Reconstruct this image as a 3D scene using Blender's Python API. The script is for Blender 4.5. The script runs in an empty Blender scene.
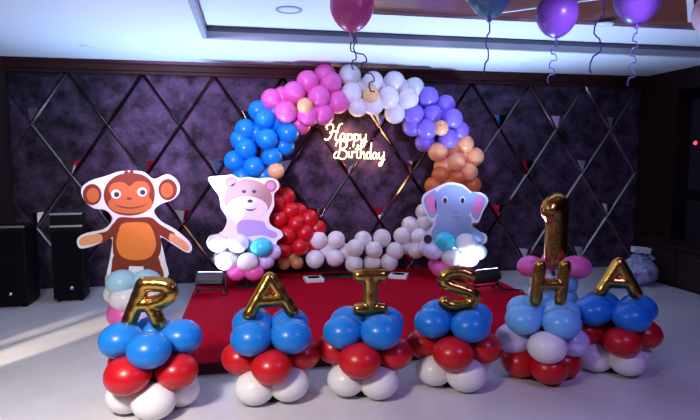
import bpy, bmesh, math, random
from math import sin, cos, pi, radians, sqrt
from mathutils import Vector, Matrix, Quaternion, noise

random.seed(7)
S = bpy.context.scene
COL = S.collection

# ------------------------------------------------------------------ camera
CAM_H, FPX = 1.6, 545.0
PITCH, YAW = radians(5.24), radians(10.4)
cd = bpy.data.cameras.new('camera')
cd.sensor_width = 36.0
cd.lens = FPX / 700 * 36.0
cam = bpy.data.objects.new('camera', cd)
cam.location = (0, 0, CAM_H)
cam.rotation_euler = (pi / 2 - PITCH, 0, -YAW)
COL.objects.link(cam)
S.camera = cam

# ------------------------------------------------------------------ world, exposure, room lights and added fills
S.view_settings.view_transform = 'Standard'
S.view_settings.look = 'None'
S.view_settings.gamma = 1.0
S.view_settings.use_curve_mapping = False
S.view_settings.exposure = 0.7
w = bpy.data.worlds.new('world')
S.world = w
w.use_nodes = True
w.node_tree.nodes['Background'].inputs[0].default_value = (0.30, 0.26, 0.55, 1)
w.node_tree.nodes['Background'].inputs[1].default_value = 0.085


def area_light(name, loc, target, size, energy, color, size_y=None):
    l = bpy.data.lights.new(name, 'AREA')
    l.energy, l.color = energy, color
    l.size = size
    if size_y:
        l.shape = 'RECTANGLE'
        l.size_y = size_y
    o = bpy.data.objects.new(name, l)
    o.location = loc
    o.rotation_euler = (Vector(target) - Vector(loc)).to_track_quat('-Z', 'Y').to_euler()
    COL.objects.link(o)
    return o


def spot_light(name, loc, target, energy, color, angle, blend=0.5, radius=0.05):
    l = bpy.data.lights.new(name, 'SPOT')
    l.energy, l.color = energy, color
    l.spot_size, l.spot_blend = radians(angle), blend
    l.shadow_soft_size = radius
    o = bpy.data.objects.new(name, l)
    o.location = loc
    o.rotation_euler = (Vector(target) - Vector(loc)).to_track_quat('-Z', 'Y').to_euler()
    COL.objects.link(o)
    return o


# room ceiling lamp, then an added purple fill that tints the right floor
area_light('ceiling_lamp_glow', (-1.5, 1.4, 2.75), (-1.0, 3.5, 0.2), 0.6, 50, (1.0, 0.93, 0.87)).data.spread = radians(104)
area_light('purple_floor_fill', (2.4, 1.2, 2.75), (2.0, 3.6, 0.2), 0.6, 22, (0.40, 0.30, 1.0))
# added purple fill spots, no source known, washing the wall and arch
spot_light('purple_wash_fill', (-1.6, 2.2, 2.70), (-0.2, 7.2, 1.7), 640, (0.72, 0.48, 1.0), 44, 0.8, 0.12)
spot_light('purple_wash_fill_far', (2.6, 2.2, 2.70), (2.3, 7.2, 1.8), 240, (0.66, 0.40, 1.0), 34, 0.8, 0.12)
# warm beams low over the floor from the doorway on the left
spot_light('doorway_lamp_glow', (-4.3, 1.05, 0.75), (-1.80, 5.05, 0.0), 3000, (1.0, 0.88, 0.66), 5.5, 0.7, 0.02)
spot_light('doorway_lamp_glow_thin', (-4.4, 1.35, 0.75), (-1.95, 5.50, 0.0), 1700, (1.0, 0.88, 0.66), 2.6, 0.7, 0.015)

# ------------------------------------------------------------------ pixel to place on a wall-parallel plane at depth y
_F = Vector((sin(YAW) * cos(PITCH), cos(YAW) * cos(PITCH), -sin(PITCH)))
_R = Vector((cos(YAW), -sin(YAW), 0))
_U = _R.cross(_F)


def at(px, py, y):
    d = _F + _R * ((px - 350) / FPX) + _U * ((210 - py) / FPX)
    return Vector((0, 0, CAM_H)) + d * (y / d.y)


def atz(px, py, z):
    d = _F + _R * ((px - 350) / FPX) + _U * ((210 - py) / FPX)
    return Vector((0, 0, CAM_H)) + d * ((z - CAM_H) / d.z)


# ------------------------------------------------------------------ materials
MATS = {}


def mat(name, color, rough=0.5, metal=0.0, spec=0.5, coat=0.0, sss=0.0, trans=0.0, emit=None, estr=0.0, bump=None, var=None, sheen=0.0):
    """bump=(scale, strength, distance)  var=(color2, scale, lo, hi)"""
    m = bpy.data.materials.new(name)
    m.use_nodes = True
    nt = m.node_tree
    b = nt.nodes['Principled BSDF']
    b.inputs['Base Color'].default_value = (*color, 1)
    b.inputs['Roughness'].default_value = rough
    b.inputs['Metallic'].default_value = metal
    b.inputs['Specular IOR Level'].default_value = spec
    b.inputs['Coat Weight'].default_value = coat
    b.inputs['Coat Roughness'].default_value = 0.08
    b.inputs['Subsurface Weight'].default_value = sss
    b.inputs['Subsurface Radius'].default_value = (0.05, 0.05, 0.05)
    b.inputs['Transmission Weight'].default_value = trans
    b.inputs['Sheen Weight'].default_value = sheen
    if emit:
        b.inputs['Emission Color'].default_value = (*emit, 1)
        b.inputs['Emission Strength'].default_value = estr
    tc = nt.nodes.new('ShaderNodeTexCoord')
    if var:
        n = nt.nodes.new('ShaderNodeTexNoise')
        n.inputs['Scale'].default_value = var[1]
        n.inputs['Detail'].default_value = 6
        n.inputs['Roughness'].default_value = 0.65
        nt.links.new(tc.outputs['Object'], n.inputs['Vector'])
        r = nt.nodes.new('ShaderNodeValToRGB')
        r.color_ramp.elements[0].position = var[2]
        r.color_ramp.elements[0].color = (*color, 1)
        r.color_ramp.elements[1].position = var[3]
        r.color_ramp.elements[1].color = (*var[0], 1)
        nt.links.new(n.outputs['Fac'], r.inputs['Fac'])
        nt.links.new(r.outputs['Color'], b.inputs['Base Color'])
    if bump:
        n2 = nt.nodes.new('ShaderNodeTexNoise')
        n2.inputs['Scale'].default_value = bump[0]
        n2.inputs['Detail'].default_value = 5
        nt.links.new(tc.outputs['Object'], n2.inputs['Vector'])
        bp = nt.nodes.new('ShaderNodeBump')
        bp.inputs['Strength'].default_value = bump[1]
        bp.inputs['Distance'].default_value = bump[2]
        nt.links.new(n2.outputs['Fac'], bp.inputs['Height'])
        nt.links.new(bp.outputs['Normal'], b.inputs['Normal'])
    MATS[name] = m
    return m


def latex(name, c, **k):
    return mat(name, c, rough=0.33, spec=0.4, sss=0.12, coat=0.1, **k)


BLUE = latex('latex_blue', (0.008, 0.185, 0.62))
ARCHBLUE = latex('latex_bright_blue', (0.006, 0.27, 0.76))
PALEPINK = latex('latex_pale_pink', (0.80, 0.50, 0.58))
SKY = latex('latex_sky_blue', (0.16, 0.46, 0.82))
PALEBLUE = latex('latex_pale_blue', (0.38, 0.66, 0.78))
CYAN = latex('latex_cyan', (0.05, 0.62, 0.80))
RED = latex('latex_red', (0.52, 0.006, 0.012))
WHITE = latex('latex_white', (0.78, 0.76, 0.76))
LILAC = latex('latex_lilac', (0.62, 0.56, 0.82))
PINK = latex('latex_pink', (0.80, 0.14, 0.46))
MAGENTA = latex('latex_magenta', (0.70, 0.10, 0.28))
PURPLE = latex('latex_purple', (0.25, 0.17, 0.72))
VIOLET = latex('latex_violet', (0.19, 0.09, 0.42))
TEAL = latex('latex_teal', (0.11, 0.24, 0.34))
PEACH = latex('latex_peach', (0.90, 0.44, 0.19))
RUST = latex('latex_rust', (0.52, 0.15, 0.035))
TAN = latex('latex_tan', (0.90, 0.52, 0.22))
CHROME_TAN = latex('latex_bronze', (0.42, 0.20, 0.07))

GOLD = mat('gold_foil', (0.60, 0.34, 0.075), rough=0.2, metal=1.0, bump=(16, 0.28, 0.012))
SEAM = mat('gold_foil_seam', (0.70, 0.42, 0.12), rough=0.3, metal=1.0)
WALL = mat('velvet_wall_panel', (0.012, 0.007, 0.012), rough=0.62, spec=0.2, sheen=0.08,
           var=((0.108, 0.060, 0.115), 5.0, 0.38, 0.68), bump=(14, 0.25, 0.01))
GROOVE = mat('dark_mirror_strip', (0.16, 0.12, 0.11), rough=0.12, metal=1.0)
MIRROR = mat('mirror_tile', (0.85, 0.80, 0.86), rough=0.05, metal=1.0)
WOOD = mat('dark_red_wood', (0.034, 0.009, 0.009), rough=0.4, spec=0.3, var=((0.052, 0.014, 0.012), 3, 0.3, 0.7), coat=0.2)
CEILWOOD = mat('red_brown_ceiling_wood', (0.13, 0.03, 0.022), rough=0.35, var=((0.20, 0.055, 0.03), 2.5, 0.3, 0.7), coat=0.3)
PLASTER = mat('white_ceiling_plaster', (0.80, 0.80, 0.82), rough=0.75, bump=(60, 0.05, 0.002))
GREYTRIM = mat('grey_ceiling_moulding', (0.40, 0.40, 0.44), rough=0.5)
SHADETRIM = mat('ceiling_moulding_shade', (0.13, 0.125, 0.17), rough=0.5)  # shade under the tray ledge put into the colour
WHITETRIM = mat('white_ceiling_strip', (0.75, 0.73, 0.74), rough=0.5)
FLOOR = mat('polished_white_floor', (0.56, 0.54, 0.56), rough=0.20, spec=0.5, var=((0.66, 0.635, 0.65), 1.6, 0.35, 0.7))
SIDEWOOD = mat('side_wall_dark_wood', (0.016, 0.005, 0.005), rough=0.5, spec=0.25, var=((0.026, 0.008, 0.007), 3, 0.3, 0.7))
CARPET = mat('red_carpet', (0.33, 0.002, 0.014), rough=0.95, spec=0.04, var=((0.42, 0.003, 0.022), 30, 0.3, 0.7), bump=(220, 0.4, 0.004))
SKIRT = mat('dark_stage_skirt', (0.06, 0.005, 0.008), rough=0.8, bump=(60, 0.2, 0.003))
DARKWALL = mat('dark_side_wall', (0.022, 0.012, 0.013), rough=0.6, var=((0.035, 0.018, 0.017), 3, 0.3, 0.7))
BLACK = mat('black_plastic', (0.005, 0.005, 0.007), rough=0.6, spec=0.12, bump=(80, 0.1, 0.002))
GRILLE = mat('black_speaker_grille', (0.005, 0.005, 0.008), rough=0.9, spec=0.05, bump=(300, 0.5, 0.002))
STEEL = mat('brushed_grey_steel', (0.55, 0.55, 0.58), rough=0.35, metal=1.0)
BADGE = mat('silver_badge', (0.75, 0.75, 0.78), rough=0.25, metal=1.0)
BLACKMETAL = mat('black_painted_metal', (0.02, 0.02, 0.024), rough=0.4)
LENS = mat('lit_lamp_lens', (0.8, 0.85, 1.0), rough=0.2, emit=(0.62, 0.72, 1.0), estr=9.0)
NEON = mat('warm_white_neon', (1.0, 0.85, 0.65), rough=0.3, emit=(1.0, 0.60, 0.27), estr=5.5)
CARD = mat('white_card', (0.80, 0.80, 0.80), rough=0.5)
DARKGLASS = mat('dark_glass', (0.01, 0.01, 0.015), rough=0.08)
PLASTICBAG = mat('crumpled_bluish_plastic', (0.50, 0.54, 0.70), rough=0.28, var=((0.20, 0.22, 0.36), 9, 0.42, 0.62), bump=(18, 0.8, 0.03))
CARTON = mat('white_carton', (0.72, 0.74, 0.80), rough=0.55)
CABWOOD = mat('dark_brown_cabinet_wood', (0.018, 0.007, 0.007), rough=0.5, spec=0.3, var=((0.026, 0.010, 0.009), 4, 0.3, 0.7))
REDLED = mat('red_indicator', (0.8, 0.02, 0.05), emit=(1.0, 0.03, 0.08), estr=2.5)
RIBBON = mat('dark_ribbon', (0.07, 0.07, 0.16), rough=0.3)
# printed colours of the cutouts
P_BROWN = mat('print_brown', (0.21, 0.034, 0.012), rough=0.55, spec=0.2)
P_DKBROWN = mat('print_dark_brown', (0.11, 0.022, 0.012), rough=0.45)
P_ORANGE = mat('print_orange', (0.80, 0.23, 0.045), rough=0.55, spec=0.2)
P_FACE = mat('print_light_brown', (0.56, 0.145, 0.035), rough=0.55, spec=0.2)
P_SKIN = mat('print_peach', (0.82, 0.38, 0.17), rough=0.55, spec=0.2)
P_WHITE = mat('print_white', (0.82, 0.82, 0.82), rough=0.45)
P_BLACK = mat('print_black', (0.015, 0.012, 0.014), rough=0.4)
P_TAN = mat('print_tan', (0.42, 0.23, 0.19), rough=0.45)
P_CREAM = mat('print_cream', (0.80, 0.72, 0.74), rough=0.45)
P_LILAC = mat('print_lilac', (0.44, 0.34, 0.60), rough=0.45)
P_PINK = mat('print_pink', (0.80, 0.26, 0.52), rough=0.45)
P_GREY = mat('print_blue_grey', (0.30, 0.42, 0.60), rough=0.45)
P_DKGREY = mat('print_dark_blue_grey', (0.13, 0.18, 0.30), rough=0.45)
P_CHAR = mat('print_charcoal', (0.035, 0.03, 0.05), rough=0.45)


# ------------------------------------------------------------------ helpers
def tag(o, label=None, cat=None, group=None, kind=None):
    if label: o['label'] = label
    if cat: o['category'] = cat
    if group: o['group'] = group
    if kind: o['kind'] = kind
    return o


def empty(name, loc, rz=0.0):
    o = bpy.data.objects.new(name, None)
    o.location = loc
    o.rotation_euler = (0, 0, rz)
    o.empty_display_size = 0.1
    COL.objects.link(o)
    return o


def link(name, me, m, parent=None, loc=None, smooth=True):
    if m and not me.materials:
        me.materials.append(m)
    for p in me.polygons:
        p.use_smooth = smooth
    o = bpy.data.objects.new(name, me)
    COL.objects.link(o)
    if parent: o.parent = parent
    if loc is not None: o.location = loc
    return o


def bm_obj(name, bm, m, parent=None, loc=None, smooth=False, bevel=0.0):
    if bevel:
        bmesh.ops.bevel(bm, geom=bm.edges[:], offset=bevel, segments=2, profile=0.6, affect='EDGES')
    bmesh.ops.recalc_face_normals(bm, faces=bm.faces[:])
    me = bpy.data.meshes.new(name)
    bm.to_mesh(me)
    bm.free()
    return link(name, me, m, parent, loc, smooth)


def add_box(bm, x0, x1, y0, y1, z0, z1):
    v = [bm.verts.new(p) for p in ((x0, y0, z0), (x1, y0, z0), (x1, y1, z0), (x0, y1, z0), (x0, y0, z1), (x1, y0, z1), (x1, y1, z1), (x0, y1, z1))]
    for f in ((0, 1, 2, 3), (4, 5, 6, 7), (0, 1, 5, 4), (1, 2, 6, 5), (2, 3, 7, 6), (3, 0, 4, 7)):
        bm.faces.new([v[i] for i in f])


def box(name, b, m, parent=None, bevel=0.0, loc=None):
    bm = bmesh.new()
    add_box(bm, *b)
    return bm_obj(name, bm, m, parent, loc, False, bevel)


def smooth_path(pts, n=6, closed=False):
    pts = [Vector(p) for p in pts]
    N = len(pts)
    out = []
    rng = range(N if closed else N - 1)
    for i in rng:
        if closed:
            p0, p1, p2, p3 = pts[(i - 1) % N], pts[i], pts[(i + 1) % N], pts[(i + 2) % N]
        else:
            p0, p1, p2, p3 = pts[max(i - 1, 0)], pts[i], pts[i + 1], pts[min(i + 2, N - 1)]
        for k in range(n):
            t = k / n
            out.append(0.5 * ((2 * p1) + (p2 - p0) * t + (2 * p0 - 5 * p1 + 4 * p2 - p3) * t * t + (3 * p1 - p0 - 3 * p2 + p3) * t ** 3))
    if not closed: out.append(pts[-1])
    return out


def add_tube(bm, pts, r, seg=10, sx=1.0, sy=1.0, up=Vector((0, 1, 0)), cap=True):
    """sweep an ellipse along pts; the sy axis follows `up`"""
    pts = [Vector(p) for p in pts]
    rings = []
    n = len(pts)
    for i, p in enumerate(pts):
        t = (pts[min(i + 1, n - 1)] - pts[max(i - 1, 0)]).normalized()
        u = up - t * up.dot(t)
        if u.length < 1e-4:
            u = Vector((1, 0, 0)) - t * t.x
        u.normalize()
        s = t.cross(u)
        rr = r[i] if isinstance(r, (list, tuple)) else r
        rings.append([bm.verts.new(p + s * (cos(2 * pi * k / seg) * rr * sx) + u * (sin(2 * pi * k / seg) * rr * sy)) for k in range(seg)])
    for a, b in zip(rings, rings[1:]):
        for k in range(seg):
            bm.faces.new((a[k], a[(k + 1) % seg], b[(k + 1) % seg], b[k]))
    if cap:
        bm.faces.new(rings[0][::-1])
        bm.faces.new(rings[-1])


def tube(name, pts, r, m, parent=None, seg=8, **k):
    bm = bmesh.new()
    add_tube(bm, pts, r, seg, **k)
    return bm_obj(name, bm, m, parent, smooth=True)


def add_lathe(bm, prof, seg=20):
    """prof: (radius, z) from bottom to top; radius 0 makes a pole"""
    rings = []
    for r, z in prof:
        if r <= 1e-6:
            rings.append([bm.verts.new((0, 0, z))])
        else:
            rings.append([bm.verts.new((r * cos(2 * pi * k / seg), r * sin(2 * pi * k / seg), z)) for k in range(seg)])
    for a, b in zip(rings, rings[1:]):
        for k in range(seg):
            k2 = (k + 1) % seg
            if len(a) == 1 and len(b) == 1: continue
            if len(a) == 1: bm.faces.new((a[0], b[k2], b[k]))
            elif len(b) == 1: bm.faces.new((a[k], a[k2], b[0]))
            else: bm.faces.new((a[k], a[k2], b[k2], b[k]))


def balloon_profile(knot=True):
    pr = []
    if knot:
        pr += [(0.0, -1.30), (0.075, -1.30), (0.085, -1.27), (0.045, -1.225), (0.04, -1.20)]
    n = 16
    for i in range(1 if knot else 0, n + 1):
        a = pi * i / n
        z = -cos(a)
        r = sin(a)
        if z < 0:                              # tapered neck half
            z2 = z * 1.19
            r = r * (1 - 0.10 * (-z) ** 1.5)
            pr.append((max(r, 0.0), z2))
        else:
            pr.append((max(r, 0.0) if i < n else 0.0, z * 1.03))
    return pr


_bal = {}


def balloon_mesh(m):
    if m.name not in _bal:
        bm = bmesh.new()
        add_lathe(bm, balloon_profile(), 20)
        bmesh.ops.recalc_face_normals(bm, faces=bm.faces[:])
        me = bpy.data.meshes.new('balloon')
        bm.to_mesh(me)
        bm.free()
        me.materials.append(m)
        for p in me.polygons: p.use_smooth = True
        _bal[m.name] = me
    return _bal[m.name]


CNAME = {'latex_blue': 'blue', 'latex_sky_blue': 'sky blue', 'latex_bright_blue': 'bright blue', 'latex_pale_blue': 'pale blue', 'latex_cyan': 'cyan', 'latex_red': 'red',
         'latex_white': 'white', 'latex_lilac': 'lilac', 'latex_pink': 'pink', 'latex_purple': 'purple', 'latex_peach': 'peach',
         'latex_rust': 'rust orange', 'latex_tan': 'tan', 'latex_bronze': 'bronze'}


def balloon(parent, loc, r, m, axis=(0, -1, 0), sq=(1.0, 1.0)):
    """a tied balloon as a part; axis points from its knot to its round end"""
    o = bpy.data.objects.new('balloon', balloon_mesh(m))
    COL.objects.link(o)
    o.parent = parent
    o.location = loc
    o.scale = (r * sq[0], r * sq[1], r)
    o.rotation_mode = 'QUATERNION'
    o.rotation_quaternion = Vector(axis).to_track_quat('Z', 'Y')
    o['label'] = CNAME[m.name] + ' latex balloon'
    return o


# ------------------------------------------------------------------ the room
LX, RX, BY, CZ = -2.84, 5.70, 7.25, 2.81
box('floor', (-6.0, 9.0, -3.0, 9.0, -0.1, 0.0), FLOOR)['kind'] = 'structure'

wall = box('wall_back', (LX - 0.2, RX + 0.2, BY + 0.02, BY + 0.2, 0, CZ + 0.3), WALL)
wall['kind'] = 'structure'
HX, HZ, X0, Z0 = 0.434, 0.633, -2.16, 2.665      # half width and half height of the diamonds, first apex
ZB, ZT = 0.0, 2.665


def clip_poly(poly, test, cut):
    out = []
    for i in range(len(poly)):
        a, b = poly[i], poly[(i + 1) % len(poly)]
        ia, ib = test(a), test(b)
        if ia: out.append(a)
        if ia != ib: out.append(cut(a, b))
    return out


def clip_rect(poly):
    for ax, val, sgn in ((0, LX, 1), (0, RX, -1), (1, ZB, 1), (1, ZT, -1)):
        if not poly: break
        poly = clip_poly(poly, lambda p: (p[ax] - val) * sgn >= 0,
                         lambda a, b: tuple(a[k] + (b[k] - a[k]) * ((val - a[ax]) / (b[ax] - a[ax])) for k in (0, 1)))
    return poly


bm = bmesh.new()                                   # the padded diamond panels of the wall, one surface
crossings = []
for row in range(0, 7):
    zc = Z0 - row * HZ
    off = 0 if row % 2 == 0 else HX
    for n in range(-2, 12):
        xc = X0 + off + n * 2 * HX
        crossings.append((xc, zc, row))
        poly = clip_rect([(xc, zc), (xc + HX, zc - HZ), (xc + 2 * HX, zc), (xc + HX, zc + HZ)])
        if len(poly) < 3: continue
        cx = sum(p[0] for p in poly) / len(poly)
        cz = sum(p[1] for p in poly) / len(poly)
        rings = []
        for f, d in ((0.995, 0.0), (0.965, 0.012), (0.90, 0.022), (0.6, 0.03)):
            rings.append([bm.verts.new((cx + (p[0] - cx) * f, BY + 0.02 - d, cz + (p[1] - cz) * f)) for p in poly])
        for a, b in zip(rings, rings[1:]):
            for k in range(len(poly)):
                k2 = (k + 1) % len(poly)
                bm.faces.new((a[k], a[k2], b[k2], b[k]))
        bm.faces.new(rings[-1])
bm_obj('padded_panelling', bm, WALL, wall)
bm = bmesh.new()                                   # bevelled mirror strips along the diamond edges
for row in range(0, 6):
    zc = Z0 - row * HZ
    off = 0 if row % 2 == 0 else HX
    for n in range(-2, 12):
        xc = X0 + off + n * 2 * HX
        for s in (-1, 1):
            a, b = (xc, zc), (xc + s * HX, zc - HZ)
            if min(a[0], b[0]) < LX - 0.01 or max(a[0], b[0]) > RX + 0.01 or b[1] < -0.6: continue
            if b[1] < 0:
                t = a[1] / (a[1] - b[1])
                b = (a[0] + (b[0] - a[0]) * t, 0.0)
            d = Vector((b[0] - a[0], 0, b[1] - a[1])).normalized()
            nrm = Vector((-d.z, 0, d.x)) * 0.019
            A, B = Vector((a[0], BY, a[1])), Vector((b[0], BY, b[1]))
            v = [bm.verts.new(q) for q in (A - nrm, A + Vector((0, -0.020, 0)), A + nrm, B - nrm, B + Vector((0, -0.020, 0)), B + nrm)]
            bm.faces.new((v[0], v[1], v[4], v[3]))
            bm.faces.new((v[1], v[2], v[5], v[4]))
o = bm_obj('trim_1', bm, GROOVE)
o['kind'] = 'structure'
for xc, zc, row in crossings:                      # faceted mirror tile in the lower corner of a diamond
    if row == 0 or zc < 0.1 or not (LX + 0.15 < xc < RX - 0.15): continue
    hh, hw = 0.18, 0.098
    bm = bmesh.new()
    y = BY - 0.012
    tip, l, r = (xc, y, zc + 0.02), (xc - hw, y, zc + 0.02 + hh), (xc + hw, y, zc + 0.02 + hh)
    top = (xc + random.uniform(-0.05, 0.05), y - random.uniform(0.02, 0.05), zc + 0.02 + hh * 0.93)
    vs = [bm.verts.new(p) for p in (tip, l, r, top)]
    for f in ((0, 3, 1), (1, 3, 2), (2, 3, 0), (0, 1, 2)): bm.faces.new([vs[i] for i in f])
    bm_obj('mirror_tile', bm, MIRROR, wall)

# cornice
bm = bmesh.new()
prof = [(0, 2.655), (-0.05, 2.655), (-0.06, 2.685), (-0.05, 2.70), (-0.075, 2.76), (-0.11, 2.775), (-0.115, CZ), (0, CZ)]
ra = [bm.verts.new((LX, BY + a, z)) for a, z in prof]
rb = [bm.verts.new((RX, BY + a, z)) for a, z in prof]
for k in range(len(prof)):
    k2 = (k + 1) % len(prof)
    bm.faces.new((ra[k], ra[k2], rb[k2], rb[k]))
bm.faces.new(ra)
bm.faces.new(rb)
o = bm_obj('trim_2', bm, WOOD)
o['kind'] = 'structure'

o = box('wall_left', (LX - 0.2, LX, 5.7, BY + 0.2, 0, CZ + 0.3), DARKWALL)
o['kind'] = 'structure'
# right wall: pier, lintel over a dark door recess, rest of the wall
bm = bmesh.new()
add_box(bm, RX, RX + 0.22, 6.55, BY + 0.2, 0, CZ + 0.3)
add_box(bm, RX, RX + 0.22, 5.15, 6.55, 2.55, CZ + 0.3)
add_box(bm, RX, RX + 0.22, -1.0, 5.15, 0, CZ + 0.3)
o = bm_obj('wall_right', bm, SIDEWOOD)
o['kind'] = 'structure'
d = box('dark_opening_1', (RX + 0.16, RX + 0.21, 5.15, 6.55, 0, 2.55), BLACK)  # black sheet standing for the darkness inside the open doorway
d['kind'] = 'structure'
for y0, y1 in ((5.25, 5.80), (5.90, 6.45)):
    for z0, z1 in ((0.15, 1.05), (1.2, 2.4)):
        box('dark_opening_panel', (RX + 0.15, RX + 0.16, y0, y1, z0, z1), BLACKMETAL, d)

# ceiling: soffit, stepped tray, red brown wood centre
TX, TY, TZ = -0.42, 5.70, 2.92
WX, WY = 0.92, 4.98
bm = bmesh.new()
add_box(bm, -6.0, 9.0, TY, 9.0, CZ, CZ + 0.05)
add_box(bm, -6.0, TX, -3.0, TY, CZ, CZ + 0.05)
add_box(bm, TX - 0.05, 9.0, WY, TY + 0.05, TZ, TZ + 0.05)
add_box(bm, TX - 0.05, WX, -3.0, WY, TZ, TZ + 0.05)
o = bm_obj('ceiling', bm, PLASTER)
o['kind'] = 'structure'
o = box('ceiling_wood', (WX, 9.0, -3.0, WY, TZ + 0.035, TZ + 0.08), CEILWOOD)
o['kind'] = 'structure'
bm = bmesh.new()                                   # step of the tray: upper fillet coloured dark for its shade, grey lower moulding
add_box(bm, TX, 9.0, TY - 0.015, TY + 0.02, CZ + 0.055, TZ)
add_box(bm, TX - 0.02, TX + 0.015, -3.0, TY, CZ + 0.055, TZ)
o = bm_obj('trim_3', bm, SHADETRIM)
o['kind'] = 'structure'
bm = bmesh.new()
add_box(bm, TX, 9.0, TY - 0.03, TY + 0.02, CZ - 0.012, CZ + 0.055)
add_box(bm, TX - 0.02, TX + 0.03, -3.0, TY, CZ - 0.012, CZ + 0.055)
o = bm_obj('trim_4', bm, GREYTRIM)
o['kind'] = 'structure'
bm = bmesh.new()                                   # thin pale strips crossing the wood ceiling
zc = TZ + 0.03


def strip(a, b, wd=0.018):
    a, b = Vector(a), Vector(b)
    n = (b - a).cross(Vector((0, 0, 1))).normalized() * wd
    lo = [a - n, a + n, b + n, b - n]
    v = [bm.verts.new((p.x, p.y, zc - 0.01)) for p in lo] + [bm.verts.new((p.x, p.y, zc + 0.01)) for p in lo]
    for f in ((0, 1, 2, 3), (4, 5, 6, 7), (0, 1, 5, 4), (1, 2, 6, 5), (2, 3, 7, 6), (3, 0, 4, 7)):
        bm.faces.new([v[i] for i in f])


A0 = atz(480, 13, zc)
A1 = atz(466, -4, zc)
B0 = atz(490, 13.5, zc)
B1 = atz(585, 0, zc)
strip(A0, A0 + (A1 - A0) * 2.0)
strip(B0, B0 + (B1 - B0) * 1.6)
C0 = atz(691, 21, zc)
C1 = atz(690, -4, zc)
strip(C0, C0 + (C1 - C0) * 1.6, 0.025)
o = bm_obj('trim_5', bm, WHITETRIM)
o['kind'] = 'structure'


def ceiling_disc(p, z, r, label, lit=False):
    t = empty('ceiling_downlight', (p.x, p.y, z))
    tag(t, label, 'downlight')
    bm = bmesh.new()
    add_lathe(bm, [(r * 0.74, 0.0), (r * 0.8, -0.008), (r * 0.97, -0.010), (r, 0.0)], 28)
    bm_obj('rim', bm, GREYTRIM if r > 0.1 else WHITETRIM, t, smooth=True)
    bm = bmesh.new()
    add_lathe(bm, [(0, -0.002), (r * 0.76, -0.002), (r * 0.76, 0.0)], 28)
    bm_obj('diffuser', bm, CARD, t, smooth=True)


ceiling_disc(atz(289, 9.5, TZ), TZ, 0.12, 'round flush downlight in the white tray left of the magenta balloon')
ceiling_disc(atz(88, 46, CZ), CZ, 0.08, 'small round downlight in the low ceiling above the monkey')
ceiling_disc(atz(604, 24, TZ), TZ, 0.09, 'round downlight in the white tray between the two violet balloons')
ceiling_disc(atz(526, 63, CZ), CZ, 0.08, 'small round downlight in the low ceiling under the violet balloon')

# ------------------------------------------------------------------ stage
st = empty('stage_platform', (1.19, 5.65, 0))
tag(st, 'low stage platform covered in red carpet in front of the diamond wall', 'stage')
SX0, SX1, SY0, SY1, SZ = -0.66, 3.04, 4.07, 7.20, 0.10
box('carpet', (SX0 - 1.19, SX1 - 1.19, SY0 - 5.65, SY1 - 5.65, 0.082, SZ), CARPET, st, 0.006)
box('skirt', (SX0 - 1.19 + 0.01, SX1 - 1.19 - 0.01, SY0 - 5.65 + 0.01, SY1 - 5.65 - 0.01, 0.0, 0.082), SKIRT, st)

# ------------------------------------------------------------------ balloon columns of the front row
def column(x, y, layers, r, label, z0=0.0, group=None, rz=0.0):
    """layers: (height, ring radius, first angle in degrees seen from the front, four colours)"""
    t = empty('balloon_column', (x, y, z0), rz)
    tag(t, label, 'balloon column', group)
    bm = bmesh.new()
    add_lathe(bm, [(0, 0), (0.12, 0), (0.12, 0.012), (0.016, 0.018), (0.016, layers[-1][0] - 0.06), (0, layers[-1][0] - 0.06)], 16)
    bm_obj('pole', bm, BLACKMETAL, t)
    view = math.atan2(x, y)
    for z, R, a0, cols in layers:
        n = len(cols)
        for k, c in enumerate(cols):
            a = radians(a0) + 2 * pi * k / n
            ang = a - view                        # angle 0 faces the photographer's side of the row
            dx, dy = sin(ang), -cos(ang)
            rr = r * random.uniform(0.96, 1.05)
            balloon(t, (dx * R, dy * R, z + random.uniform(-0.012, 0.012)), rr, c, (dx, dy, random.uniform(-0.15, 0.10)), (1.08, 0.88))
    return t


ROWG = 'balloon columns of the front row'
LZ = (0.114, 0.284, 0.456)
B4, R4, W4 = [BLUE] * 4, [RED] * 4, [WHITE] * 4


def std(x, y, a, label, hz=LZ, cols=(W4, R4, B4), ri=(0.160, 0.205, 0.185)):
    return column(x, y, [(hz[i], ri[i], a[i], cols[i]) for i in range(3)], 0.127, label, 0.0, ROWG)


ROW = [(-0.635, 3.57), (0.125, 3.64), (0.76, 3.60), (1.42, 3.62), (2.10, 3.60), (2.73, 3.64)]
std(*ROW[0], (0, 45, -5), 'blue, red and white balloon column carrying the gold letter R')
std(*ROW[1], (45, 0, 45), 'blue, red and white balloon column carrying the gold A beside the R')
std(*ROW[2], (40, -8, 38), 'blue, red and white balloon column carrying the gold letter I')
std(*ROW[3], (35, 0, 38), 'blue, red and white balloon column carrying the gold letter S')
std(*ROW[4], (20, 10, 45), 'sky blue, white and red balloon column carrying the gold letter H',
    cols=([RED] * 4, [WHITE, LILAC, WHITE, LILAC], [SKY] * 4))
std(*ROW[5], (35, 15, 35), 'blue, red and white balloon column carrying the gold A at the far right')

# column with the number, behind the H
column(2.70, 4.47, [(0.10, 0.12, 0, [WHITE, LILAC, WHITE, LILAC]), (0.26, 0.13, 45, [SKY, WHITE, LILAC, SKY]), (0.41, 0.13, 50, [SKY, WHITE, LILAC, WHITE]), (0.555, 0.225, 60, [PINK] * 3)],
       0.112, 'pink, white and pale blue balloon column on the stage behind the letter H', SZ)
# column under the monkey
column(-1.12, 5.50, [(0.13, 0.15, -45, [PINK, LILAC, PINK, PINK]), (0.30, 0.16, -30, [WHITE] * 4), (0.45, 0.16, -45, [PALEBLUE, PALEBLUE, WHITE, WHITE])],
       0.14, 'pale blue, white and pink balloon column under the monkey cutout')


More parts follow.
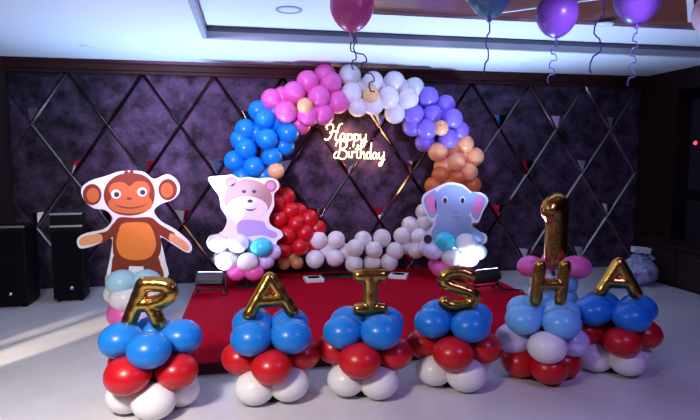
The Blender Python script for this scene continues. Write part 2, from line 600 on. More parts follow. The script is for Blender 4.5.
def px_column(x, y, z0, items, label):
    """a column whose balloons sit round a pole at (x, y): items are (world place, radius, colour)"""
    t = empty('balloon_column', (x, y, z0))
    tag(t, label, 'balloon column')
    top = max(p.z for p, _, _ in items) - z0
    z0 += 0.003
    t.location.z = z0
    bm = bmesh.new()
    add_lathe(bm, [(0, 0), (0.12, 0), (0.12, 0.012), (0.014, 0.018), (0.014, top), (0, top)], 16)
    bm_obj('pole', bm, BLACKMETAL, t)
    for p, r, c in items:
        q = p - Vector((x, y, z0))
        ax = Vector((q.x, q.y, 0))
        if ax.length < 0.01: ax = Vector((0, -1, 0))
        q.z = max(q.z, r * 0.95)
        balloon(t, q, r, c, ax, (1.05, 0.92))
    return t


BX, BYY = atz(247, 279, SZ).x, 6.50
f = BYY - 0.13
items = [(at(218, 243, f + .06), .115, WHITE), (at(238, 243, f), .12, WHITE), (at(262, 247, f), .12, CYAN), (at(272, 252, f + .12), .11, LILAC),
         (at(226, 261, f), .12, WHITE), (at(248, 262, f - .02), .12, WHITE), (at(265, 261, f + .1), .11, LILAC),
         (at(237, 272, f + .04), .115, PINK), (at(254, 272, f + .02), .115, PINK)]
items += [(p + Vector((random.uniform(-.05, .05), 0.27, 0)), r, c) for p, r, c in items[4:9]]
px_column(BX, BYY, SZ, items, 'white, cyan and pink balloon column under the bear cutout')
EX, EYY = atz(458, 277, SZ).x, 6.45
f = EYY - 0.13
items = [(at(445, 241, f), .12, CYAN), (at(466, 243, f - .02), .13, WHITE), (at(478, 252, f + .08), .11, WHITE), (at(433, 252, f + .06), .11, LILAC),
         (at(451, 257, f), .12, WHITE), (at(469, 258, f), .12, WHITE),
         (at(441, 269, f + .05), .115, PINK), (at(459, 270, f + .02), .115, PINK)]
items += [(p + Vector((random.uniform(-.05, .05), 0.27, 0)), r, c) for p, r, c in items[2:8]]
px_column(EX, EYY, SZ, items, 'white, cyan and pink balloon column under the elephant cutout')

# ------------------------------------------------------------------ gold foil letters
def catenate(pts, n=8):
    return smooth_path([(p[0], 0, p[1]) for p in pts], n)


GLYPH = {
    'R': [([(0, 0), (0.03, .5), (0.06, 1)], 1), ([(0.06, 1), (.30, 1.0), (.50, .95), (.58, .78), (.50, .60), (.32, .50), (.08, .47)], 6), ([(.26, .48), (.40, .25), (.52, 0)], 3)],
    'A': [([(0, 0), (.19, .5), (.38, 1)], 2), ([(.38, 1), (.57, .5), (.76, 0)], 2), ([(.17, .36), (.59, .36)], 2)],
    'I': [([(.06, 1), (.54, 1)], 2), ([(.30, 1), (.30, 0)], 2), ([(.06, 0), (.54, 0)], 2)],
    'S': [([(.62, .88), (.42, 1.0), (.16, .96), (.05, .78), (.16, .62), (.40, .48), (.60, .32), (.58, .10), (.38, 0), (.12, 0.02), (.0, .14)], 6)],
    'H': [([(0, 0), (0, 1)], 2), ([(.54, 0), (.54, 1)], 2), ([(0, .46), (.54, .46)], 2)],
    '1': [([(.30, 0), (.30, 1)], 2), ([(.30, 1.0), (.20, .985), (.13, .93)], 5)],
}


def foil_letter(ch, loc, height, r, rz, lean, label, sx=1.0, shear=0.0, m=GOLD):
    t = empty('foil_letter_balloon' if ch != '1' else 'foil_number_balloon', loc)
    t.rotation_euler = (lean[0], lean[1], rz)
    tag(t, label, 'foil balloon', 'gold foil letters of the front row' if ch != '1' else None)
    hh = height - 2 * r
    strokes = GLYPH[ch]
    xs = [p[0] for s, _ in strokes for p in s]
    cx = (min(xs) + max(xs)) / 2
    bm = bmesh.new()
    bs = bmesh.new()
    for pts, n in strokes:
        q = [((p[0] - cx) * hh * sx + shear * p[1] * hh, p[1] * hh + r) for p in pts]
        path = catenate(q, max(n, 6))
        # rounded ends
        L = len(path)
        a, b = path[0], path[-1]
        ta, tb = (path[0] - path[1]).normalized(), (path[-1] - path[-2]).normalized()
        ext, rad = [], []
        for k in (0.97, 0.80, 0.5): ext.append(a + ta * r * k); rad.append(r * sqrt(max(1 - k * k, 0.02)))
        core = path
        tail, trad = [], []
        for k in (0.5, 0.80, 0.97): tail.append(b + tb * r * k); trad.append(r * sqrt(max(1 - k * k, 0.02)))
        full = ext + core + tail
        rr = rad + [r] * L + trad
        rr = [v * (1 + 0.02 * sin(i * 1.9)) for i, v in enumerate(rr)]
        add_tube(bm, full, rr, 16, 1.0, 0.86)
        add_tube(bs, full, [v + 0.007 for v in rr], 8, 1.0, 0.022)
    me = bpy.data.meshes.new('tmp')
    bmesh.ops.recalc_face_normals(bm, faces=bm.faces[:])
    bm.to_mesh(me)
    bm.free()
    tmp = bpy.data.objects.new('tmp', me)
    COL.objects.link(tmp)
    md = tmp.modifiers.new('r', 'REMESH')
    md.mode = 'VOXEL'
    md.voxel_size = r * 0.17
    sm = tmp.modifiers.new('s', 'SMOOTH')
    sm.iterations = 4
    sm.factor = 0.5
    dg = bpy.context.evaluated_depsgraph_get()
    dg.update()
    me2 = bpy.data.meshes.new_from_object(tmp.evaluated_get(dg))
    me2.name = 'foil_body'
    bpy.data.objects.remove(tmp)
    me2.materials.clear()
    link('foil_body', me2, m, t)
    bm_obj('welded_seam', bs, SEAM, t, smooth=True)
    return t


FZ = 0.535
foil_letter('R', (-0.67, 3.57, FZ - .01), 0.335, 0.043, radians(-10), (0, 0, 0), 'gold foil letter R balloon standing on the leftmost blue column', 1.45, 0.32)
foil_letter('A', (0.125, 3.62, FZ), 0.315, 0.038, radians(6), (radians(-8), 0, 0), 'gold foil letter A balloon standing between the R and the I', 1.62)
foil_letter('I', (0.80, 3.58, FZ), 0.325, 0.045, radians(-4), (0, 0, 0), 'gold foil letter I balloon standing between the A and the S', 1.35)
foil_letter('S', (1.46, 3.60, FZ - .01), 0.325, 0.040, radians(-12), (0, radians(-4), 0), 'gold foil letter S balloon standing between the I and the H', 1.40, -0.1)
foil_letter('H', (2.14, 3.60, FZ - .01), 0.350, 0.042, radians(-6), (0, radians(1), 0), 'gold foil letter H balloon standing in front of the big number one', 1.30, 0.08)
foil_letter('A', (2.73, 3.62, FZ + .02), 0.31, 0.042, radians(-24), (radians(-4), 0, 0), 'gold foil letter A balloon standing on the rightmost column', 1.45)
foil_letter('1', (2.69, 4.47, SZ + 0.52), 0.685, 0.112, radians(22), (0, 0, 0), 'large gold foil number one balloon towering behind the letter H')

# ------------------------------------------------------------------ balloon arch
AY = 6.88
AC = at(355, 170, AY)
arch = empty('balloon_arch', (AC.x, AC.y, SZ))
tag(arch, 'round balloon arch running from blue through pink, white, purple, orange to red', 'balloon arch')
bm = bmesh.new()
RING = 1.20
add_tube(bm, [Vector((RING * sin(a), 0.06, AC.z - SZ + RING * cos(a))) for a in [2 * pi * k / 72 for k in range(72)] + [0]], 0.012, 8)
add_box(bm, -0.45, 0.45, -0.12, 0.12, 0.0, 0.015)
add_tube(bm, [Vector((0, 0.06, 0)), Vector((0, 0.06, AC.z - SZ - RING))], 0.015, 8, up=Vector((1, 0, 0)))
bm_obj('hoop_frame', bm, BLACKMETAL, arch, smooth=True)


def cluster(pts, m, r, back=0.0):
    for q in pts:
        px, py = q[0], q[1]
        dep = q[2] if len(q) > 2 else 0.0
        rr = 0.95 * (q[3] if len(q) > 3 else r) * random.uniform(0.97, 1.03)
        mm = q[4] if len(q) > 4 else m
        p = at(px, py, AY - 0.04 + dep)
        p.z = max(p.z, SZ + rr)
        d = Vector((p.x - AC.x, 0, p.z - AC.z)).normalized()
        k = (Vector((p.x - AC.x, 0, p.z - AC.z)).length - RING) / 0.25
        ax = Vector((d.x * k, -0.75 + dep * 4, d.z * k)) + Vector((random.uniform(-.25, .25), 0, random.uniform(-.25, .25)))
        balloon(arch, p - Vector((AC.x, AC.y, SZ)), rr, mm, ax)


cluster([(265, 119), (267, 139, -.06), (288, 133), (246, 149, -.02), (254, 167, -.04), (272, 157, -.02), (235, 161, .05), (246, 130, .06), (259, 111, .08),
         (284, 146, .08), (241, 140, .08), (275, 113, .09), (243, 177, .06), (264, 176, .06), (276, 122, .10), (257, 133, .10)], ARCHBLUE, .14)
cluster([(276, 171, -.08, .11)], TAN, .1)
cluster([(272, 100, .04), (294, 93, -.02), (286, 112, -.05), (308, 82, .02), (331, 83, .02), (319, 97, -.05), (338, 102), (323, 114, -.02), (308, 115, -.04),
         (325, 75, .09), (300, 124, .09), (314, 90, .10), (283, 98, .1)], PINK, .148)
cluster([(305, 106, -.13, .105)], TAN, .08)
cluster([(350, 75, .05), (352, 93), (373, 82, -.02), (373, 104, -.03), (388, 98, -.05), (394, 82, .02), (408, 99, -.04), (414, 88, .06), (395, 113, .03), (358, 106, .02),
         (363, 90, .09), (402, 90, .1), (382, 90, .1)], WHITE, .145)
cluster([(371, 95, -.13, .105)], TAN, .08)
cluster([(428, 97), (414, 114, -.02), (413, 126, .08), (432, 115, -.02), (445, 105, .05), (452, 119, -.03), (427, 129, -.04), (459, 131, .04), (448, 139, -.04),
         (425, 142, .08), (437, 112, .1), (440, 124, .09)], PURPLE, .14)
cluster([(441, 128, -.13, .105)], PEACH, .08)
cluster([(438, 152, -.02), (464, 144, .02), (456, 162, -.05), (474, 157, .03), (468, 172, -.02), (444, 166, .07), (452, 148, .09), (463, 155, .1)], PEACH, .132)
cluster([(441, 175, .02), (457, 177, .0), (449, 187, -.02), (472, 185, .05), (434, 186, .06), (440, 200, .06), (462, 192, .06), (468, 203, .06), (436, 213, .07), (470, 218, .07)], RUST, .13)
cluster([(272, 188, .03), (286, 197, .05), (276, 204, -.02), (290, 211, .02), (279, 219, -.04), (296, 224, -.02), (287, 235, -.05), (305, 233, -.02), (309, 219, .05), (272, 234, .0),
         (300, 246, -.03), (283, 250, -.04), (313, 243, .06), (268, 217, .06), (268, 249, .04), (317, 229, .07), (298, 212, .09), (292, 226, .1), (296, 240, .1)], RED, .125)
cluster([(284, 263, -.05, .09), (297, 263, -.05, .085), (291, 258, .02, .1)], CHROME_TAN, .09)
cluster([(318, 240), (336, 240), (315, 259, -.04), (335, 258, -.04), (355, 248, -.05), (354, 264, -.05), (363, 240, .04), (374, 250, -.05), (382, 238, .02), (395, 251, -.04),
         (389, 262, -.02), (402, 236), (416, 250, -.04), (410, 225, .05), (419, 237, -.03), (425, 223, .02), (424, 212, .05), (372, 263, .0), (326, 250, .08), (345, 252, .08), (405, 246, .07)],
        WHITE, .122)

# ------------------------------------------------------------------ neon sign
HAPPY = [
    # H
    [(.02, .62), (-.02, .78), (.10, .92), (.24, .86), (.22, .60), (.14, .26), (.02, .06), (-.10, .10)],
    [(.60, .98), (.50, .92), (.42, .66), (.34, .30), (.34, .08), (.46, .10)],
    [(.10, .46), (.26, .54), (.44, .54)],
    # a p p y
    [(.70, .40), (.60, .44), (.52, .28), (.56, .10), (.66, .18), (.70, .40), (.70, .14), (.78, .14)],
    [(.80, .46), (.80, .20), (.76, -.26)], [(.80, .26), (.86, .42), (.96, .40), (.96, .18), (.86, .10), (.79, .18)],
    [(1.06, .46), (1.06, .20), (1.02, -.26)], [(1.06, .26), (1.12, .42), (1.22, .40), (1.22, .18), (1.12, .10), (1.05, .18)],
    [(1.30, .46), (1.30, .20), (1.38, .10), (1.50, .30)], [(1.52, .48), (1.50, .12), (1.44, -.18), (1.34, -.26), (1.32, -.14), (1.56, .10)],
]
BIRTHDAY = [
    # B
    [(.22, .92), (.18, .50), (.08, .10), (-.06, .06), (-.08, .24), (.04, .40)],
    [(-.02, .70), (.08, .94), (.36, 1.0), (.50, .84), (.42, .62), (.22, .54), (.46, .46), (.52, .22), (.36, .02), (.14, .06)],
    # i r t h d a y
    [(.62, .44), (.60, .16), (.70, .12)], [(.66, .60), (.67, .63)],
    [(.76, .46), (.76, .10)], [(.76, .28), (.84, .44), (.92, .42)],
    [(1.04, .84), (1.00, .20), (1.10, .10)], [(.92, .58), (1.14, .60)],
    [(1.20, .96), (1.18, .10)], [(1.18, .28), (1.28, .44), (1.36, .36), (1.36, .10), (1.42, .12)],
    [(1.62, .40), (1.52, .44), (1.46, .26), (1.50, .10), (1.62, .16), (1.64, .40)], [(1.70, .98), (1.66, .40), (1.66, .12), (1.72, .12)],
    [(1.94, .40), (1.84, .44), (1.76, .26), (1.80, .10), (1.92, .18), (1.95, .42), (1.94, .14), (2.02, .14)],
    [(2.08, .46), (2.08, .20), (2.16, .10), (2.28, .28)], [(2.32, .50), (2.28, .12), (2.20, -.22), (2.10, -.28), (2.10, -.14), (2.36, .10)],
]
NY = 7.16
nb = at(355, 140, NY)
neon = empty('neon_sign', nb)
tag(neon, 'warm white neon script sign reading Happy Birthday inside the balloon arch', 'neon sign')


def neon_word(strokes, px0, py0, px1, py1, wmax, name):
    a, b = at(px0, py0, NY) - nb, at(px1, py1, NY) - nb        # lower left and upper right of the word
    sx = (b.x - a.x) / wmax
    sz = b.z - a.z
    bm = bmesh.new()
    for s in strokes:
        path = smooth_path([(a.x + p[0] * sx, 0, a.z + p[1] * sz + p[0] * sx * -0.04) for p in s], 5)
        add_tube(bm, path, 0.0072, 6)
    return bm_obj(name, bm, NEON, neon, smooth=True)


neon_word(HAPPY, 327, 141, 367, 123, 1.56, 'word_happy')
neon_word(BIRTHDAY, 336, 159, 385, 141, 2.36, 'word_birthday')
bm = bmesh.new()
for dx in (-0.2, 0.0, 0.25):
    add_tube(bm, [Vector((dx, 0.0, 0.02)), Vector((dx, 0.065, 0.02))], 0.006, 6, up=Vector((0, 0, 1)))
bm_obj('wall_spacer', bm, STEEL, neon, smooth=True)
for nm, (px, py), e in (('neon_glow_upper', (345, 133), 1.6), ('neon_glow_lower', (362, 151), 2.6)):
    l = bpy.data.lights.new(nm, 'POINT')
    l.energy, l.color, l.shadow_soft_size = e, (1.0, 0.66, 0.36), 0.10
    o = bpy.data.objects.new(nm, l)
    o.location = at(px, py, NY - 0.06)
    COL.objects.link(o)

# ------------------------------------------------------------------ animal cutouts
def ell(cx, cy, rx, ry, rot=0.0, n=20):
    c, s = cos(radians(rot)), sin(radians(rot))
    return [(cx + rx * cos(2 * pi * k / n) * c - ry * sin(2 * pi * k / n) * s, cy + rx * cos(2 * pi * k / n) * s + ry * sin(2 * pi * k / n) * c) for k in range(n)]


class Cutout:
    """a printed foam board figure: a thick white board with thin printed shapes glued on it"""

    def __init__(self, name, base, y, label):
        self.t = empty(name, base)
        self.base = Vector(base)
        self.y = y
        tag(self.t, label, 'cutout')

    def plate(self, name, pts, m, lev, parent=None, thick=0.0018, smooth=4, label=None, up=0):
        if smooth: pts = [(p.x, p.y) for p in smooth_path([(p[0], p[1], 0) for p in pts], smooth, True)]
        yf = self.y - 0.012 - lev * 0.0018
        P = [at(px, py, self.y) - self.base for px, py in pts]
        bm = bmesh.new()
        f0 = self.y - self.base.y
        ya, yb = (f0 - 0.012, f0) if lev == 0 else (f0 - 0.012 - lev * 0.0018, f0 - 0.0115)
        fr = [bm.verts.new((p.x, ya, p.z)) for p in P]
        bk = [bm.verts.new((p.x, yb, p.z)) for p in P]
        n = len(P)
        bm.faces.new(fr)
        bm.faces.new(bk[::-1])
        for k in range(n):
            bm.faces.new((fr[k], bk[k], bk[(k + 1) % n], fr[(k + 1) % n]))
        bm.normal_update()
        bmesh.ops.triangulate(bm, faces=[f for f in bm.faces if len(f.verts) > 4])
        o = bm_obj(name, bm, m, parent or self.t)
        if label: o['label'] = label
        return o


# monkey
MY = 5.42
mb = at(136, 268, MY)
M = Cutout('monkey_cutout', (mb.x, mb.y, mb.z), MY, 'flat cartoon monkey cutout with open arms standing on a pale blue balloon column')
M.plate('board', [(106, 176), (122, 171), (143, 171.5), (154, 179), (167, 174), (177, 180), (180, 190), (174, 199), (161, 204), (154, 211), (161, 221), (175, 229), (189, 241), (192, 249), (187, 252.5),
                  (173, 244), (161, 237), (163, 249), (166, 263), (167, 278), (138, 279), (109, 278), (110.5, 257), (112.5, 239), (104, 241.5), (91, 246.5), (80, 248), (77.5, 239), (86, 233), (104, 229),
                  (113, 219), (106, 210), (95, 208.5), (85, 201), (81.5, 189), (90, 181)], P_WHITE, 0, smooth=3)
for cx, cy in ((92.5, 194.5), (168, 189.5)):
    e = M.plate('ear', ell(cx, cy, 9.3, 10.6), P_BROWN, 1)
    M.plate('inner_ear', ell(cx + (0.8 if cx < 130 else -0.8), cy + .6, 6.2, 7.4), P_FACE, 2, e, label='orange brown inside of the ear')
hd = M.plate('head', [(129, 173), (142, 174.5), (151, 181), (155, 192), (153, 204), (145, 212), (131, 215.5), (116, 213), (107, 205), (104, 194), (108, 183), (117, 175.5)], P_BROWN, 2)
M.plate('face', [(130, 186), (136, 181.5), (146, 182), (150.5, 189), (149, 196), (153, 203), (148, 210), (132, 213.5), (115, 211), (108.5, 204), (112, 197), (109, 190), (113, 183.5), (123, 182)],
        P_FACE, 3, hd, label='light brown heart shaped face')
for cx, cy in ((116.5, 194), (142.5, 191.8)):
    e = M.plate('eye', ell(cx, cy, 4.9, 4.6), P_WHITE, 4, hd, label='white of the eye')
    M.plate('pupil', ell(cx + .6, cy + .4, 2.7, 2.6), P_BLACK, 5, hd)
M.plate('nose', ell(129.5, 198.5, 2.6, 1.3), P_DKBROWN, 4, hd)
M.plate('mouth', [(115.5, 204.5), (122, 207.5), (131, 208.5), (141, 207), (148.5, 203), (141, 205.8), (131, 207.2), (122, 206.2)], P_DKBROWN, 4, hd)
M.plate('hair_tuft', [(124, 174), (127, 169.5), (129, 172.5), (132.5, 169), (134, 174), (129, 176)], P_BROWN, 3)
M.plate('body', [(118, 218), (135, 217.5), (153, 218), (159, 231), (161.5, 246), (158, 258), (148, 265), (136, 266), (124, 264), (115, 257), (113, 246), (114, 231)], P_BROWN, 1)
M.plate('belly', [(122, 224), (136, 222), (149, 224), (155, 236), (156, 247), (150, 257), (137, 260), (123, 257), (117, 247), (117.5, 236)], P_ORANGE, 2, label='orange belly')
M.plate('arm', [(120, 218), (113, 224), (107, 231), (97, 234), (100, 242), (111, 238), (119, 231)], P_BROWN, 2.5)
M.plate('arm', [(152, 218), (160, 224), (168, 229), (175, 233.5), (172, 241), (163, 236.5), (154, 230)], P_BROWN, 2.5)
M.plate('hand', [(101, 234), (92, 234.5), (84, 236.5), (80, 240), (81, 245), (89, 244.5), (97, 243), (103, 240)], P_SKIN, 3, label='peach coloured hand')
M.plate('hand', [(171, 233), (179, 237), (186, 242), (189.5, 248), (186.5, 250.5), (180, 247), (173, 242), (169, 239)], P_SKIN, 3, label='peach coloured hand')
M.plate('leg', [(115, 255), (129, 260), (129, 268), (126, 277), (112.5, 277), (112, 266)], P_BROWN, 1.5)
M.plate('leg', [(144, 260), (157, 256), (161, 265), (163.5, 277), (148, 277), (144, 268)], P_BROWN, 1.5)

# bear
BCY = BYY + 0.02
bb = at(247, 262, BCY)
Bc = Cutout('bear_cutout', (bb.x, bb.y, bb.z), BCY, 'flat cartoon bear cutout with a raised paw standing on a white balloon column')
Bc.plate('board', [(208, 178), (216, 176), (225, 175.5), (232, 174.5), (239, 178), (248, 177), (259, 178.5), (267, 177.5), (277, 180), (279, 188), (274, 194), (274, 206), (269, 217), (271, 225), (280, 230), (283, 236),
                   (277, 241), (275, 250), (270, 264), (247, 268), (226, 264), (221, 250), (213, 250), (207, 245), (209, 236), (218, 234), (224, 229), (227, 219), (221, 208), (219, 196), (213, 188)], P_WHITE, 0, smooth=3)
for cx, cy in ((231.5, 182.5), (270.5, 186)):
    e = Bc.plate('ear', ell(cx, cy, 6.2, 6.2), P_TAN, 1)
    Bc.plate('inner_ear', ell(cx, cy, 3.6, 3.6), P_PINK, 2, e, label='pink inside of the ear')
hd = Bc.plate('head', ell(248, 199, 24, 19.5), P_TAN, 2)
Bc.plate('muzzle', ell(247, 208, 20.5, 11.5), P_CREAM, 3, hd, label='cream muzzle')
for cx in (244, 254): Bc.plate('eye', ell(cx, 191.5, 2.2, 1.6), P_CHAR, 3, hd)
Bc.plate('nose', ell(250, 201, 2.8, 1.8), P_CHAR, 4, hd)
Bc.plate('mouth', [(244, 208), (248, 210.5), (253, 210.5), (257, 207.5), (253, 209), (248, 209)], P_CHAR, 4, hd)
Bc.plate('raised_paw', [(211, 179.5), (224, 178.5), (224, 186), (219, 191), (214, 186)], P_LILAC, 1, label='lilac raised paw')
Bc.plate('body', [(230, 220), (264, 220), (270, 232), (271, 250), (262, 262), (234, 262), (225, 250), (226, 232)], P_CREAM, 1)
Bc.plate('scarf', [(239, 221), (262, 221), (267, 228), (277, 233), (274, 238), (262, 235), (240, 236)], P_LILAC, 2, label='lilac scarf')
Bc.plate('arm', [(226, 230), (214, 237), (211, 243), (216, 247), (229, 243)], P_CREAM, 1.5)

# elephant
ECY = EYY + 0.02
eb = at(456, 262, ECY)
E = Cutout('elephant_cutout', (eb.x, eb.y, eb.z), ECY, 'flat blue grey cartoon elephant cutout with pink ears standing on a balloon column')
E.plate('board', [(448, 182.5), (435, 188), (424, 194), (421.5, 203), (425, 212), (430.5, 221), (433, 225), (427, 231), (422, 238), (426, 245.5), (433, 248), (436, 262), (456, 266), (474, 262), (479, 247), (486, 242),
                  (485.5, 234), (474, 230), (472, 223), (478, 222.5), (482.5, 212), (488, 200), (481, 192.5), (471, 191.5), (462, 184.5)], P_WHITE, 0, smooth=3)
for pts, ip in (([(436, 191), (428, 194), (423.5, 200), (426, 210), (431, 218), (437, 212)], ell(431.3, 204, 4.8, 9.2, -10)),
                ([(470, 193.5), (479, 194.5), (485.5, 200), (481, 211), (477, 219.5), (471, 214)], ell(477.5, 205.5, 5.0, 10.2, 12))):
    e = E.plate('ear', pts, P_GREY, 1)
    E.plate('inner_ear', ip, P_PINK, 2, e, label='pink inside of the ear')
E.plate('body', [(438, 215), (468, 215), (471, 228), (472, 246), (466, 260), (442, 260), (435, 246), (436, 230)], P_GREY, 1.5)
hd = E.plate('head', [(448, 185), (461, 187), (469, 193), (472, 203), (469, 214), (458, 220), (446, 219.5), (437, 213), (434.5, 202), (438, 191)], P_GREY, 2)
for cx in (444.5, 462):
    e = E.plate('eye', ell(cx, 200, 2.9, 3.8), P_WHITE, 3, hd, label='white of the eye')
    E.plate('pupil', ell(cx, 200.6, 2.0, 2.9), P_CHAR, 4, hd)
E.plate('trunk', [(449, 206), (457, 206), (459, 213), (464, 212), (467, 214), (463, 219), (456, 222), (449, 219)], P_GREY, 4, hd)
E.plate('trunk_crease', [(450, 211), (455, 212.2), (458.5, 211.5), (455, 213.2)], P_DKGREY, 5, hd)
E.plate('trunk_crease', [(451, 216), (456, 217.2), (460, 216), (456, 218.4)], P_DKGREY, 5, hd)
E.plate('hand', ell(427.5, 239, 4.2, 4.6), P_CHAR, 1, label='charcoal hand')
E.plate('arm', [(436, 224), (431, 233), (433, 240), (441, 233)], P_GREY, 3.5)
E.plate('arm', [(470, 226), (483, 235), (482, 242), (476, 243), (468, 236)], P_GREY, 3)

# ------------------------------------------------------------------ stage lamps that light the cutouts
def stage_lamp(loc, rz, label, target, energy, color, spill):
    t = empty('stage_lamp', loc, rz)
    tag(t, label, 'stage lamp', None)
    tilt = radians(28)
    bm = bmesh.new()
    add_box(bm, -0.15, 0.15, -0.075, 0.075, -0.055, 0.055)
    o = bm_obj('housing', bm, BLACKMETAL, t, bevel=0.012)
    o.location = (0, 0, 0.185)
    o.rotation_euler = (-tilt, 0, 0)
    bm = bmesh.new()
    add_box(bm, -0.135, 0.135, -0.06, 0.06, 0.052, 0.058)
    o2 = bm_obj('lens', bm, LENS, o)
    bm = bmesh.new()
    for k in range(7):
        y = -0.06 + k * 0.02
        add_box(bm, -0.14, 0.14, y - 0.003, y + 0.003, -0.075, -0.052)
    bm_obj('cooling_fin', bm, BLACKMETAL, o)
    bm = bmesh.new()
    add_tube(bm, [(-0.165, 0, 0.185), (-0.17, 0, 0.06), (0.17, 0, 0.06), (0.165, 0, 0.185)], 0.010, 8)
    bm_obj('yoke', bm, BLACKMETAL, t, smooth=True)
    for sx in (-1, 1):
        for sy in (-1, 1):
            bm = bmesh.new()
            add_tube(bm, [(sx * 0.14, 0, 0.06), (sx * 0.16, sy * 0.09, 0.008)], 0.009, 8)
            bm_obj('leg', bm, BLACKMETAL, t, smooth=True)
    src = Vector(loc) + Vector((0, 0, 0.26))
    src += (Vector(target) - src).normalized() * 0.03
    spot_light('stage_lamp_glow', src, target, energy[0], color, 54, 1.0, 0.06)          # hot core of the beam on the balloons
    spot_light('stage_lamp_spill', src, src + Vector(spill), energy[1], color, 125, 1.0, 0.06)   # wide spill up to the ceiling
    return t


p1 = atz(214, 294, SZ)
p2 = atz(486, 291, SZ)
stage_lamp((p1.x - 0.03, p1.y - 0.02, SZ), radians(-10), 'black floor stage lamp on a bracket left of the bear', (BX - 0.02, 6.48, 0.60), (420, 330), (0.36, 0.58, 1.0), (-0.05, -0.12, 1.0))
stage_lamp((p2.x, p2.y, SZ), radians(12), 'black floor stage lamp on a bracket right of the elephant', (EX + 0.03, 6.40, 0.36), (150, 400), (0.38, 0.58, 1.0), (0.08, -0.28, 1.0))
tube('lamp_cable', smooth_path([(p2.x + 0.12, p2.y, 0.20), (p2.x + 0.2, p2.y - 0.05, 0.13), (3.03, p2.y - 0.08, 0.115), (3.07, p2.y - 0.09, 0.09), (3.09, p2.y - 0.1, 0.03), (3.14, p2.y - 0.1, 0.012), (3.25, p2.y - 0.05, 0.010), (3.5, 6.3, 0.010), (4.1, 6.8, 0.010), (4.6, 7.15, 0.010)], 6), 0.008, BLACK)
tag(bpy.data.objects['lamp_cable'], 'black cable running over the floor from the right stage lamp', 'cable')


def square_lamp(p, rz, label):
    t = empty('square_floor_lamp', (p.x, p.y, SZ), rz)
    tag(t, label, 'floor lamp')
    o = box('housing', (-0.115, 0.115, -0.115, 0.115, 0.0, 0.045), CARD, t, 0.008)
    g = box('glass', (-0.07, 0.07, -0.06, 0.06, 0.044, 0.048), DARKGLASS, t)
    g['label'] = 'dark glass centre'


q1, q2 = atz(312, 273.5, SZ), atz(398, 271, SZ)
square_lamp(Vector((q1.x - .03, 6.66, 0)), radians(4), 'white square floor lamp on the red stage beside the red balloons')
square_lamp(Vector((q2.x - 0.10, 6.66, 0)), radians(-24), 'white square floor lamp turned askew on the red stage near the elephant')

# ------------------------------------------------------------------ speakers at the left
def speaker(x, y, wd, dp, ht, rz, label, double):
    t = empty('loudspeaker', (x, y, 0), rz)
    tag(t, label, 'loudspeaker')
    box('cabinet', (-wd / 2, wd / 2, -dp / 2, dp / 2, 0.03, ht), BLACK, t, 0.012)
    box('grille', (-wd / 2 + 0.02, wd / 2 - 0.02, -dp / 2 - 0.015, -dp / 2 + 0.005, 0.06, ht - 0.05), GRILLE, t, 0.005)
    bm = bmesh.new()
    add_lathe(bm, [(0, 0), (0.022, 0), (0.02, 0.006), (0, 0.007)], 16)
    o = bm_obj('badge', bm, BADGE, t, smooth=True)
    o.rotation_euler = (pi / 2, 0, 0)
    o.location = (0.03, -dp / 2 - 0.014, 0.16)
    box('top_edge', (-wd / 2, wd / 2, -dp / 2 - 0.012, -dp / 2 + 0.03, ht - 0.008, ht + 0.012), STEEL, t, 0.003)
    if double:
        box('amplifier', (-wd / 2 + 0.0, wd / 2 - 0.0, -dp / 2, dp / 2 - 0.05, ht + 0.012, ht + 0.135), BLACK, t, 0.008)
        box('amplifier_trim', (-wd / 2, wd / 2, -dp / 2 - 0.012, -dp / 2 + 0.03, ht + 0.13, ht + 0.15), STEEL, t, 0.003)
    for sx in (-1, 1):
        for sy in (-1, 1):
            box('foot', (sx * (wd / 2 - 0.05) - 0.02, sx * (wd / 2 - 0.05) + 0.02, sy * (dp / 2 - 0.05) - 0.02, sy * (dp / 2 - 0.05) + 0.02, 0, 0.032), BLACK, t)


speaker(-2.60, 6.55, 0.39, 0.40, 0.885, radians(2), 'black floor loudspeaker in the left corner, the lower of the two', False)
speaker(-2.04, 6.66, 0.33, 0.26, 0.86, radians(4), 'black floor loudspeaker with an amplifier on top, beside the monkey', True)

# ------------------------------------------------------------------ helium balloons on the ceiling
def helium(px, py, wpx, top, m, label, ribbons):
    """hangs under the ceiling; ribbons are (offset, curl, length, waves) strings from its knot"""
    ztop = top
    r = 0.165
    # the depth that gives a balloon of this width, its crown touching the ceiling
    c = atz(px, py, ztop - r * 1.03)
    dist = (c - Vector((0, 0, CAM_H))).dot(_F)
    t = empty('helium_balloon', (c.x, c.y, c.z))
    tag(t, label, 'balloon', 'helium balloons under the ceiling')
    bm = bmesh.new()
    add_lathe(bm, [(a * r, b * r) for a, b in balloon_profile(False)][0:], 28)
    bm_obj('balloon_skin', bm, m, t, smooth=True)
    bm = bmesh.new()
    add_lathe(bm, [(a * r, b * r) for a, b in ((0, -1.34), (.10, -1.34), (.11, -1.30), (.05, -1.24), (.06, -1.17), (0.02, -1.15))], 12)
    bm_obj('knot', bm, m, t, smooth=True)
    for offx, curl, ln, wv in ribbons:
        pts = []
        n = wv * 8
        for k in range(n + 1):
            u = k / n
            ph = u * wv * 2 * pi
            amp = curl * min(1, u * 4)
            pts.append(Vector((offx * u + amp * sin(ph), amp * 0.6 * cos(ph), -r * 1.25 - ln * u + 0.012 * sin(2 * ph))))
        bmr = bmesh.new()
        add_tube(bmr, pts, 0.0042, 6, 1.3, 0.4)
        bm_obj('ribbon', bmr, RIBBON, t, smooth=True)
    return t


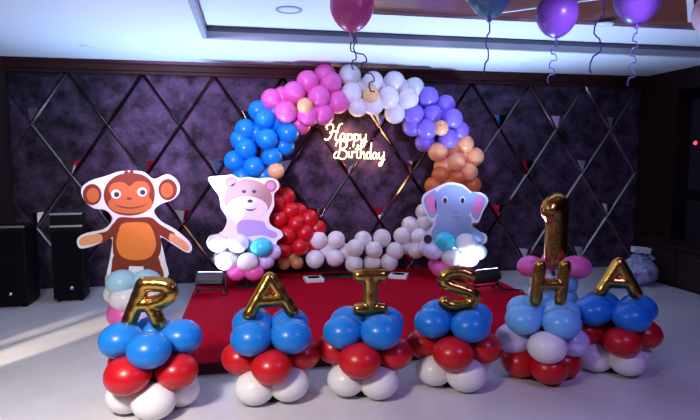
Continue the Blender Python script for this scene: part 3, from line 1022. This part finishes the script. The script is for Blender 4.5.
ZW = TZ + 0.027
helium(352, 5, 45, TZ - 0.008, MAGENTA, 'magenta helium balloon floating above the white part of the arch', [(0.18, 0.035, 0.42, 3), (0.02, 0.02, 0.26, 2)])
helium(490, -11, 42, ZW, TEAL, 'dark teal helium balloon at the top between magenta and violet ones', [(-0.02, 0.012, 0.38, 2)])
helium(557, 13, 46, ZW, VIOLET, 'violet helium balloon hanging lowest, left of the other violet one', [(-0.04, 0.028, 0.34, 3)])
helium(638, -3, 54, ZW, VIOLET, 'violet helium balloon cut by the top edge above the dark right wall', [(-0.03, 0.024, 0.42, 4)])
helium(604, -37, 45, ZW, VIOLET, 'helium balloon mostly above the picture with only its ribbon hanging between the violet ones', [(-0.04, 0.03, 0.44, 2)])

helium(715, 13, 45, ZW, PALEPINK, 'pale pink helium balloon cut off by the right edge of the picture', [(0.05, 0.02, 0.2, 2)])

# ------------------------------------------------------------------ right corner things
cb = empty('low_cabinet', (5.44, 5.95, 0))
tag(cb, 'dark brown low cabinet against the right wall in front of the doorway', 'cabinet')
box('body', (-0.22, 0.24, -0.75, 0.55, 0.03, 0.50), CABWOOD, cb, 0.006)
box('top', (-0.25, 0.25, -0.78, 0.58, 0.50, 0.535), CABWOOD, cb, 0.006)
for y0, y1 in ((-0.73, -0.11), (-0.09, 0.53)):
    dd = box('door', (-0.238, -0.22, y0, y1, 0.06, 0.48), CABWOOD, cb, 0.004)
    box('handle', (-0.255, -0.238, (y0 + y1) / 2 - 0.05, (y0 + y1) / 2 + 0.05, 0.40, 0.415), BLACKMETAL, dd)
box('plinth', (-0.19, 0.24, -0.72, 0.52, 0, 0.03), BLACK, cb)

pl = at(697, 143, 6.36)
li = empty('indicator_light', (RX + 0.13, 6.34, pl.z))
tag(li, 'small red indicator light glowing in the dark doorway at the right edge', 'light')
bm = bmesh.new()
bmesh.ops.create_uvsphere(bm, u_segments=14, v_segments=8, radius=0.026)
bm_obj('lamp', bm, REDLED, li, smooth=True)
box('plate', (0.0, 0.02, -0.04, 0.04, -0.04, 0.04), BLACK, li)

# crumpled plastic bag with a white carton on it
gb = atz(643, 286, 0)
bag = empty('plastic_bag', (gb.x, gb.y + 0.1, 0))
tag(bag, 'crumpled bluish white plastic bag on the floor by the right wall', 'bag')
bm = bmesh.new()
bmesh.ops.create_icosphere(bm, subdivisions=5, radius=1.0)
for v in bm.verts:
    p = v.co.copy()
    n1 = noise.noise(p * 1.7 + Vector((3, 1, 5)))
    n2 = noise.noise(p * 4.5 + Vector((7, 2, 1)))
    n3 = abs(noise.noise(p * 9.0))
    s = 1 + 0.16 * n1 + 0.10 * n2 - 0.06 * n3
    q = p * s
    z = q.z
    flare = 1.0 if z < 0 else 1 - 0.35 * z
    v.co = Vector((q.x * 0.235 * flare, q.y * 0.20 * flare, max((z + 0.8) * 0.225, 0.004)))
bm_obj('bag_body', bm, PLASTICBAG, bag, smooth=True)
bm = bmesh.new()
for k in range(9):
    a = 2 * pi * k / 9
    add_tube(bm, [(0.09 * cos(a) + .03, 0.07 * sin(a), 0.31), (0.135 * cos(a) + .05, 0.10 * sin(a), 0.365 + .02 * sin(3 * a)), (0.16 * cos(a) + .05, 0.12 * sin(a), 0.34)], [0.03, 0.022, 0.008], 6, 1.0, 0.5)
bm_obj('gathered_rim', bm, PLASTICBAG, bag, smooth=True)
ct = empty('white_carton', (gb.x + 0.02, gb.y + 0.1, 0.412))
ct.rotation_euler = (0, radians(5), radians(-12))
tag(ct, 'small white carton lying on top of the crumpled plastic bag', 'box')
box('carton_body', (-0.10, 0.10, -0.06, 0.06, 0, 0.055), CARTON, ct, 0.004)
box('lid', (-0.103, 0.103, -0.063, 0.063, 0.05, 0.07), CARTON, ct, 0.004)
